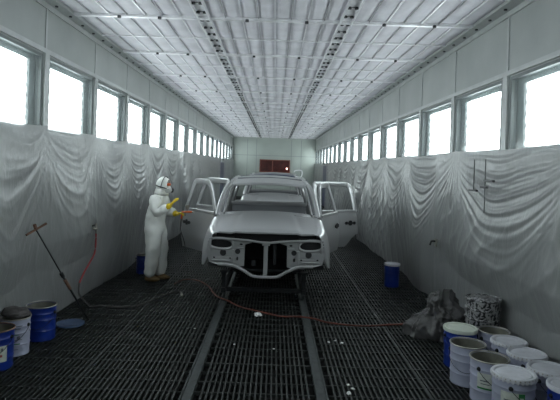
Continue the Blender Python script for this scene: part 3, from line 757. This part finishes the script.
for i, (z0, lb, tp) in enumerate(((0, 'paint-splattered tin pail, lowest of the nested stack', 'open'), (0.105, 'paint-splattered tin pail, middle of the nested stack', 'open'), (0.21, 'paint-splattered tin pail with crusted lid, topmost of the nested stack', 'lidw'))):
    t = tag(empty('paint_pail', (2.385, 5.84, z0+0.004), 0.3*i), lb, 'pail', 'nested splattered pails')
    bm = bmesh.new(); r0, r1, h = 0.150, 0.182, 0.385
    lathe(bm, [(0.001, 0.0), (r0, 0.0)]+[(lerp(r0, r1, q), h*q) for q in np.linspace(0.03, 1, 12)]+[(r1-0.004, h)]+[(lerp(r0, r1, q)-0.004, h*q) for q in np.linspace(1, 0.04, 12)]+[(0.001, 0.012)], 40)
    obj('bucket', bm, M['splat'], t, 'auto')
    bm = bmesh.new(); lathe(bm, [(r1+0.004+0.010*math.cos(a), h+0.012*math.sin(a)) for a in np.linspace(0, 2*PI, 9)], 40); obj('rim', bm, M['splat'], t, True)
    if i == 2:
        bm = bmesh.new(); lathe(bm, [(0.0005, h+0.004), (r1*0.8, h+0.008), (r1*0.86, h-0.004), (r1-0.006, h+0.010)], 40); obj('lid', bm, M['splat'], t, True)

# flat round disc on the floor, leaning pole
bm = bmesh.new(); lathe(bm, [(0.0005, 0.022), (0.14, 0.020), (0.150, 0.026), (0.165, 0.026), (0.168, 0.012), (0.162, 0.006), (0.0005, 0.006)], 40)
tag(obj('bucket_lid', bm, M['bluelid'], smooth='auto', loc=(-2.43, 6.33, 0)), 'flat grey-blue round disc lying on the floor under the leaning pole', 'lid')
t = tag(empty('scraper_pole', (-2.30, 6.55, 0.012)), 'long dark pole with a brown T-shaped head leaning on the left plastic sheet', 'pole')
p0, p1 = Vector((0, 0, 0)), Vector((-0.355, -0.72, 1.20))
obj('shaft', T(([p0.lerp(p1, 0), p0.lerp(p1, 0.5)], 0.012), n=8), M['dsteel'], t, True)
obj('shaft', T(([p0.lerp(p1, 0.48), p0.lerp(p1, 1)], 0.008), n=8), M['dsteel'], t, True)
obj('grip', T(([p0.lerp(p1, 0.36), p0.lerp(p1, 0.47)], 0.019), n=8), M['wood'], t, True)
obj('grip', T(([p0.lerp(p1, 0.50), p0.lerp(p1, 0.54)], 0.022), n=8), M['dsteel'], t, True)
obj('scraper_head', T(([p1+Vector((-0.06, -0.10, -0.05)), p1+Vector((0.07, 0.10, 0.06))], 0.017, 0.013), n=6), M['wood'], t)
obj('head_clamp', T(([p1+Vector((-0.0, -0.0, 0.0)), p1+Vector((-0.01, -0.02, 0.06))], 0.020), n=6), M['wood'], t)
# air valve and hoses
t = tag(empty('air_valve', (-2.70, 7.79, 0.97)), 'small dark air valve sticking out of the left plastic sheet', 'valve')
obj('body', T(([(-0.10, 0, 0.02), (0.07, 0, 0.02)], 0.022), ([(0.05, 0, -0.05), (0.05, 0, 0.10)], 0.016), n=8), M['tin'], t, True)
obj('lever', B((0.0, 0.02, -0.07, 0.07, 0.06, 0.075)), M['dsteel'], t)
h = tag(empty('air_hose', (0, 0, 0)), 'air hose, red above and dark on the floor, hanging from the left wall valve', 'hose')
h.location = (-2.55, 7.79, 0.95)
L0 = Vector(h.location)
def rel(pts): return [Vector(p)-L0 for p in pts]
obj('upper_hose', T((smooth_path(rel([(-2.65, 7.79, 0.92), (-2.64, 7.77, 0.85), (-2.64, 7.74, 0.65), (-2.65, 7.58, 0.53), (-2.66, 7.38, 0.42), (-2.67, 7.24, 0.30)]), 6), 0.013), n=8), M['redhose'], h, True)
obj('lower_hose', T((smooth_path(rel([(-2.67, 7.24, 0.30), (-2.64, 7.17, 0.16), (-2.51, 7.14, 0.04), (-2.46, 7.13, 0.014), (-2.33, 7.16, 0.014), (-2.05, 7.14, 0.014), (-1.83, 7.27, 0.014), (-1.70, 7.62, 0.014), (-1.60, 7.87, 0.014), (-1.48, 8.10, 0.014), (-1.42, 8.10, 0.014), (-1.36, 7.95, 0.014)]), 6), 0.012), n=8), M['blkhose'], h, True)
obj('nozzle', T((rel([(-1.37, 7.97, 0.016), (-1.34, 7.84, 0.02)]), 0.02), n=8), M['tin'], h, True)
pts = [(-1.60, 8.6, 0.014), (-1.50, 8.95, 0.014), (-1.28, 8.93, 0.014), (-1.04, 8.55, 0.014), (-0.90, 8.10, 0.016), (-0.79, 7.76, 0.036), (-0.64, 7.58, 0.036), (-0.43, 7.34, 0.014), (-0.14, 7.12, 0.014), (0.13, 6.93, 0.014), (0.36, 6.86, 0.036), (0.56, 6.80, 0.036), (0.77, 6.71, 0.014), (1.15, 6.62, 0.014), (1.55, 6.71, 0.014), (1.85, 6.78, 0.014)]
tag(obj('air_hose', T((smooth_path(pts, 6), 0.011), n=8), M['orghose'], smooth=True), 'long thin orange-red hose snaking across the floor in front of the car', 'hose')
# torn tape/white scrap by the hose and bits on the grating
def scrap(x, y, r, label, seed, grp=None):
    bm = bmesh.new(); bmesh.ops.create_icosphere(bm, subdivisions=2, radius=r)
    for v in bm.verts:
        n_ = noise.noise(v.co*(1.6/r)+Vector((seed, 0, 0))); v.co *= 1+0.9*n_; v.co.z *= 0.45
    zmin = min(v.co.z for v in bm.verts)
    for v in bm.verts: v.co.z -= zmin
    return tag(obj('paper_scrap', bm, M['debris'], smooth='auto', loc=(x, y, 0.004)), label, 'scrap', grp)
scrap(-0.17, 6.93, 0.05, 'crumpled white scrap touching the orange-red hose', 1)
SG = 'small pale scraps on the grating'
for i, (x, y, r_) in enumerate(((0.68, 5.97, 0.016), (0.76, 6.02, 0.012), (0.83, 5.95, 0.016), (0.72, 4.62, 0.022), (0.77, 4.72, 0.015), (0.74, 4.80, 0.014), (-0.39, 5.8, 0.012), (-0.91, 6.32, 0.012), (0.05, 5.7, 0.011))):
    scrap(x, y, r_, 'tiny pale scrap lying loose on the dark floor grating', 3+i, SG)

# hooks hanging on the right sheet
def hook(y, z, ln, label, bars):
    t = tag(empty('hanging_hook', (XR-0.20, y, z)), label, 'hook', 'wire hooks on the right sheet')
    obj('wire', T(([(0, 0, 0.03), (0, 0, -ln)], 0.005), n=6), M['bolt'], t)
    for (a, b, q) in bars: obj('clip', bevel(B((-0.014, 0.014, a, b, -q-0.012, -q+0.012)), 0.003, 1), M['bolt'], t)
    return t
hook(6.42, 2.14, 0.36, 'thin black hanging wire hook with one low clip, on the right plastic sheet', [(-0.10, 0.14, 0.35)])
hook(6.08, 2.14, 0.60, 'longer black hanging wire with two clips, on the right plastic sheet', [(-0.24, 0.02, 0.22), (-0.06, 0.12, 0.30)])
t = tag(empty('wall_fitting', (XR-0.17, 7.97, 0.92)), 'small metal wall fitting poking through the right plastic sheet', 'fitting')
obj('plate', bevel(B((0.0, 0.02, -0.05, 0.05, -0.06, 0.06)), 0.004, 1), M['tin'], t); obj('spout', T(([(0.0, 0, 0.02), (-0.06, 0, 0.02), (-0.08, 0, -0.04)], 0.015), n=8), M['dsteel'], t, True)

# crumpled plastic heaps
def heap(name, loc, sx, sy, sz, seed, m, label, cat, amp=0.35, sub=5):
    bm = bmesh.new(); bmesh.ops.create_icosphere(bm, subdivisions=sub, radius=1)
    o = Vector((seed, seed*2, 0))
    for v in bm.verts:
        p = v.co.copy()
        n1 = noise.noise(p*1.3+o); w = Vector((noise.noise(p*2+o), noise.noise(p*2.1-o), noise.noise(p*1.7+o*2)))
        r1 = 1-abs(noise.noise(p*3.0+w*1.2+o)); r2 = 1-abs(noise.noise(p*6.5+w*2.5-o))
        s_ = 1+amp*n1+0.22*(r1-0.7)+0.12*(r2-0.7)
        v.co = Vector((p.x*sx*s_, p.y*sy*s_, max(-0.35, p.z)*sz*s_))
        if p.z < 0: v.co.x *= 1+0.25*-p.z; v.co.y *= 1+0.2*-p.z
    zmin = min(v.co.z for v in bm.verts)
    for v in bm.verts: v.co.z = v.co.z-zmin
    return tag(obj(name, bm, m, smooth=True, loc=loc), label, cat)
def film_heap():
    """a gathered, crumpled sheet thrown in a heap with a tail towards the camera"""
    bm = bmesh.new(); nu, nv = 130, 100; g = []
    for i in range(nu+1):
        row = []
        for j in range(nv+1):
            a = 2*PI*i/nu; q = j/nv
            R0 = 0.20+0.15*q
            prof = 0.44*math.sqrt(max(0, 1-q**2.4))*(1-0.35*max(0, -math.cos(a))*q)
            x = math.cos(a)*(0.01+0.27*q); y = math.sin(a)*(0.01+0.25*q)
            if math.cos(a) < 0: x *= 1+0.5*q**3*(-math.cos(a))
            z = prof*(1+0.25*math.sin(a*2+1))
            fold = math.sin(a*17+5*noise.noise(Vector((math.cos(a)*2, math.sin(a)*2, q*1.5))))
            am = 0.028*q*(1-0.3*q)*4*(0.5)
            nn = noise.noise(Vector((x*5, y*5, z*5))); n2 = 1-abs(noise.noise(Vector((x*11, y*11, z*9+3))))
            n4 = 1-abs(noise.noise(Vector((x*24, y*24, z*20+7)))); dr = am*fold*0.45+0.07*nn+0.06*(n2-0.7)+0.03*(n4-0.7)
            x += math.cos(a)*dr; y += math.sin(a)*dr; z += 0.10*nn*(1-q)+0.05*(n2-0.7)*(1-q)
            row.append(bm.verts.new((x, y, max(0.008+0.03*(1-q), z))))
        g.append(row)
    for i in range(nu):
        for j in range(nv): bm.faces.new((g[i][j], g[i+1][j], g[i+1][j+1], g[i][j+1]))
    bmesh.ops.remove_doubles(bm, verts=bm.verts, dist=0.0005)
    return tag(obj('plastic_heap', bm, M['pile'], smooth=True, loc=(2.09, 6.38, 0)), 'crumpled heap of dusty grey plastic film beside the splattered pails', 'plastic film')
film_heap()
heap('crumpled_rag', (-2.62, 5.36, 0.385), 0.13, 0.12, 0.06, 2.2, M['rag'], 'dark crumpled rag lying on top of the white pail near left wall', 'rag', 0.3, 4)

# ---------------------------------------------------------------- the painter
def skin_mesh(verts, edges, radii, sub=2, root=0):
    me = bpy.data.meshes.new('sk'); me.from_pydata([Vector(v) for v in verts], edges, [])
    o = bpy.data.objects.new('sk', me); C.objects.link(o)
    m = o.modifiers.new('s', 'SKIN'); m.branch_smoothing = 0.6
    for i, r_ in enumerate(radii):
        r_ = r_ if isinstance(r_, tuple) else (r_, r_)
        me.skin_vertices[0].data[i].radius = r_; me.skin_vertices[0].data[i].use_root = (i == root)
    s_ = o.modifiers.new('d', 'SUBSURF'); s_.levels = sub; s_.render_levels = sub
    dg = bpy.context.evaluated_depsgraph_get(); out = bpy.data.meshes.new_from_object(o.evaluated_get(dg))
    bpy.data.objects.remove(o); bpy.data.meshes.remove(me)
    return out
def wrinkle(me, amp, sc, seed=0):
    for v in me.vertices:
        n_ = noise.noise(Vector((v.co.x*sc, v.co.y*sc, v.co.z*sc*1.05+seed))); n2 = noise.noise(Vector((v.co.x*sc*2.3+9, v.co.y*sc*2.3, v.co.z*sc*2.0+seed)))
        v.co += v.normal*(amp*n_+amp*0.6*n2)
    return me
# local frame: faces +X, Y is depth (his left is +Y, his right -Y is nearer the camera)
pr = tag(empty('person', (-1.99, 8.86, 0.004), R(-14)), 'person in white hooded coverall, respirator and yellow gloves reaching towards the silver car', 'person')
# bone points
hip = (0, 0, 0.95); waist = (0.0, 0, 1.10); chest = (0.02, 0, 1.30); neck = (0.07, 0, 1.47); 
shR, shL = (0.035, -0.17, 1.42), (0.035, 0.17, 1.42)
elR, elL = (0.11, -0.24, 1.15), (0.10, 0.22, 1.16)
wrR, wrL = (0.33, -0.16, 1.31), (0.31, 0.13, 1.14)
haR, haL = (0.36, -0.14, 1.36), (0.38, 0.10, 1.17)
hpR, hpL = (0.0, -0.095, 0.92), (0.0, 0.095, 0.92)
knR, knL = (0.02, -0.10, 0.50), (0.05, 0.11, 0.50)
anR, anL = (-0.06, -0.10, 0.09), (0.02, 0.12, 0.09)
def lp(a, b, t): return tuple(lerp(p, q, t) for p, q in zip(a, b))
# body under the clothes, one continuous figure with head and face
V_ = [hip, waist, chest, neck, (0.095, 0, 1.545), (0.115, 0, 1.62), (0.125, 0, 1.685),
      shR, elR, wrR, shL, elL, wrL, hpR, knR, anR, hpL, knL, anL]
E_ = [(0,1),(1,2),(2,3),(3,4),(4,5),(5,6),(2,7),(7,8),(8,9),(2,10),(10,11),(11,12),(0,13),(13,14),(14,15),(0,16),(16,17),(17,18)]
R_ = [(0.13,0.10),(0.12,0.095),(0.14,0.10),0.055,0.055,(0.078,0.078),(0.07,0.07),0.055,0.042,0.03,0.055,0.042,0.03,0.085,0.055,0.04,0.085,0.055,0.04]
bodym = skin_mesh(V_, E_, R_, 2, 0)
# face: brow, nose, mouth, eyes shaped onto the front of the head
for v in bodym.vertices:
    c_ = v.co
    if c_.z > 1.54 and c_.x > 0.15:
        y, z = c_.y, c_.z
        c_.x += 0.028*math.exp(-(y/0.012)**2-((z-1.605)/0.022)**2)
        c_.x += 0.010*math.exp(-(y/0.022)**2-((z-1.573)/0.008)**2)
        for q in (-0.032, 0.032): c_.x -= 0.012*math.exp(-((y-q)/0.012)**2-((z-1.635)/0.010)**2)
bd = obj('body', bodym, M['skin'], pr, True)
# loose coverall
V_ = [(0.0,0,0.93), (-0.015,0,1.05), (0.0,0,1.20), (0.015,0,1.34), (0.06,0,1.46),
      shR, lp(shR,elR,0.5), elR, lp(elR,wrR,0.55), lp(elR,wrR,0.92), shL, lp(shL,elL,0.5), elL, lp(elL,wrL,0.55), lp(elL,wrL,0.92),
      (0.0,-0.10,0.84), knR, (-0.03,-0.10,0.28), (-0.05,-0.10,0.055), (0.01,0.10,0.84), knL, (0.035,0.115,0.28), (0.02,0.12,0.055)]
E_ = [(0,1),(1,2),(2,3),(3,4),(3,5),(5,6),(6,7),(7,8),(8,9),(3,10),(10,11),(11,12),(12,13),(13,14),(0,15),(15,16),(16,17),(17,18),(0,19),(19,20),(20,21),(21,22)]
R_ = [(0.22,0.225),(0.215,0.22),(0.215,0.225),(0.195,0.205),(0.11,0.11),0.12,0.105,0.10,0.08,0.055,0.12,0.105,0.10,0.08,0.055,
      (0.165,0.16),(0.13,0.13),(0.115,0.118),(0.12,0.115),(0.165,0.16),(0.13,0.13),(0.115,0.118),(0.12,0.115)]
cm = skin_mesh(V_, E_, R_, 3, 0); wrinkle(cm, 0.020, 6.0, 3)
for v in cm.vertices:
    v.co.z = max(v.co.z, 0.02)
obj('coverall', cm, M['suit'], pr, True)
# hood, closed round the face
bm = bmesh.new(); bmesh.ops.create_uvsphere(bm, u_segments=32, v_segments=22, radius=1)
bmesh.ops.rotate(bm, verts=bm.verts, cent=(0,0,0), matrix=Matrix.Rotation(PI/2, 3, 'Y'))
dele = []
for v in bm.verts:
    x, y, z = v.co
    if x > 0.76: dele.append(v)
for v in dele: bm.verts.remove(v)
for v in bm.verts:
    x, y, z = v.co
    px_ = x*0.128; pz = z*0.138
    if x < -0.2 and z < 0: pz *= 1.15; px_ *= 1.05
    v.co = (0.112+px_, y*0.108, 1.632+pz)
    v.co += Vector((0, 0, 0.006*noise.noise(v.co*18)))
obj('hood', bm, M['suit'], pr, True)
bm = bmesh.new(); lathe(bm, [(0.10, 0), (0.125, -0.03), (0.115, 0.03), (0.098, 0.08)], 24)
for v in bm.verts: v.co += Vector((0.075, 0, 1.485))
obj('hood_collar', bm, M['suit'], pr, True)
# head straps over the hood
pts = [(0.112+0.134*math.cos(a)*0.98, 0.113*math.sin(a), 1.600-0.03*math.cos(a)) for a in np.linspace(0.75, 2*PI-0.75, 26)]
st = obj('strap', T((pts, 0.006, 0.010), n=6), M['filt'], pr, True)
pts = [(0.125+0.03*math.cos(a), 0.116*math.sin(a), 1.632+0.147*math.cos(a)) for a in np.linspace(-1.9, 1.9, 26)]
obj('strap', T((pts, 0.008, 0.006), n=6), M['filt'], pr, True)
# respirator
bm = bmesh.new(); bmesh.ops.create_uvsphere(bm, u_segments=20, v_segments=12, radius=1)
for v in bm.verts: v.co = Vector((0.205+v.co.x*0.058, v.co.y*0.062, 1.568+v.co.z*0.058-v.co.x*0.02))
obj('respirator', bm, M['mask'], pr, True)
for s in (-1, 1):
    bm = bmesh.new(); d_ = Vector((0.45, s*0.8, -0.25)).normalized()
    bmesh.ops.create_cone(bm, cap_ends=True, segments=20, radius1=0.036, radius2=0.040, depth=0.04, matrix=Matrix.Translation(Vector((0.215, s*0.062, 1.548))+d_*0.02) @ d_.to_track_quat('Z', 'Y').to_matrix().to_4x4())
    obj('filter', bm, M['filt'] if s > 0 else M['mask'], pr, 'auto')
# goggles
bm = bmesh.new(); bmesh.ops.create_uvsphere(bm, u_segments=20, v_segments=12, radius=1)
for v in bm.verts: v.co = Vector((0.205+v.co.x*0.028, v.co.y*0.068, 1.642+v.co.z*0.026))
obj('goggles', bm, M['orange'], pr, True)
# gloved hands with five fingers
def hand(wrist, d, palm_n, thumb_side, curl, name):
    d = Vector(d).normalized(); n_ = Vector(palm_n); n_ = (n_-d*n_.dot(d)).normalized(); sd = d.cross(n_).normalized()*thumb_side
    w_ = Vector(wrist)
    vs = [w_-d*0.07, w_, w_+d*0.045, w_+d*0.085]; es = [(0,1),(1,2),(2,3)]; rs = [(0.045,0.040),(0.033,0.028),(0.042,0.022),(0.040,0.018)]
    for k, (off, ln) in enumerate(((0.032, 0.075), (0.011, 0.085), (-0.010, 0.080), (-0.031, 0.062))):
        b0 = len(vs); base = w_+d*0.085+sd*off
        c1 = curl*(0.7+0.1*k); p = base; ang = 0
        vs.append(p+d*0.008); es.append((3, b0)); rs.append(0.0125)
        for j in range(3):
            ang += c1*(0.6, 0.9, 0.7)[j]; p = vs[-1]+(d*math.cos(ang)+n_*math.sin(ang))*ln*(0.45, 0.32, 0.23)[j]
            vs.append(p); es.append((len(vs)-2, len(vs)-1)); rs.append((0.0115, 0.0105, 0.009)[j])
    t0 = len(vs); vs.append(w_+d*0.03+sd*0.040+n_*0.008); es.append((1, t0)); rs.append(0.015)
    vs.append(w_+d*0.062+sd*0.062+n_*0.028); es.append((t0, t0+1)); rs.append(0.013)
    vs.append(w_+d*0.088+sd*0.060+n_*0.050); es.append((t0+1, t0+2)); rs.append(0.0105)
    return obj(name, skin_mesh(vs, es, rs, 2, 1), M['glove'], pr, True)
hand(wrR, (0.75, 0.12, 0.95), (0.6, 0.5, -0.5), 1, 0.5, 'glove')
hand(wrL, (0.95, -0.15, 0.20), (0.15, -0.3, -1), -1, 0.9, 'glove')
obj('glove_cuff', T(([lp(elR,wrR,0.72), lp(elR,wrR,0.86), wrR], lambda t: 0.056-0.016*t), n=14), M['glove'], pr, True)
obj('glove_cuff', T(([lp(elL,wrL,0.80), lp(elL,wrL,0.9), wrL], lambda t: 0.056-0.016*t), n=14), M['glove'], pr, True)
# shoes
for (x, y) in ((-0.05, -0.10), (0.03, 0.12)):
    bm = bmesh.new(); bmesh.ops.create_uvsphere(bm, u_segments=20, v_segments=12, radius=1)
    for v in bm.verts:
        q = v.co.copy(); v.co = Vector((x+0.055+q.x*0.145, y+q.y*(0.048-0.004*q.x), 0.045+q.z*(0.050-0.012*q.x)))
        v.co.z = max(0.0, v.co.z)
    obj('shoe', bm, M['shoe'], pr, True)
# spray gun held in his lower hand
t = tag(empty('spray_gun', (-1.99, 8.86, 0.004), R(-14)), 'small orange and grey spray gun held in the yellow glove', 'spray gun')
g = Vector(wrL)+Vector((0.135, -0.03, -0.005))
loc = Matrix.Rotation(R(-14), 3, 'Z') @ g + Vector((-1.99, 8.86, 0.004)); t.location = loc
obj('gun_body', T(([(-0.03, 0, 0.045), (0.16, 0, 0.055)], 0.017), n=10), M['orange'], t, True)
obj('grip', T(([(-0.02, 0, 0.04), (-0.035, 0, -0.07)], 0.016, 0.013), n=8), M['orange'], t, True)
obj('nozzle', T(([(0.16, 0, 0.055), (0.19, 0, 0.056)], lambda q: 0.016-0.008*q), n=10), M['tin'], t, True)
obj('paint_cup', lathe(bmesh.new(), [(0.008, 0.06), (0.012, 0.085), (0.038, 0.11), (0.038, 0.17), (0.0005, 0.172)], 20, cx=0.07), M['tin'], t, 'auto')
obj('trigger', T(([(0.03, 0, 0.03), (0.035, 0, -0.02)], 0.005), n=6), M['dsteel'], t)
hz = [(-0.035, 0, -0.07), (-0.04, 0.0, -0.25), (0.02, 0.05, -0.5), (0.05, 0.08, -0.8), (0.08, 0.12, -1.05), (0.16, 0.10, -loc.z+0.016), (0.4, -0.1, -loc.z+0.014)]
obj('hose', T((smooth_path(hz, 6), 0.007), n=6), M['blkhose'], t, True)
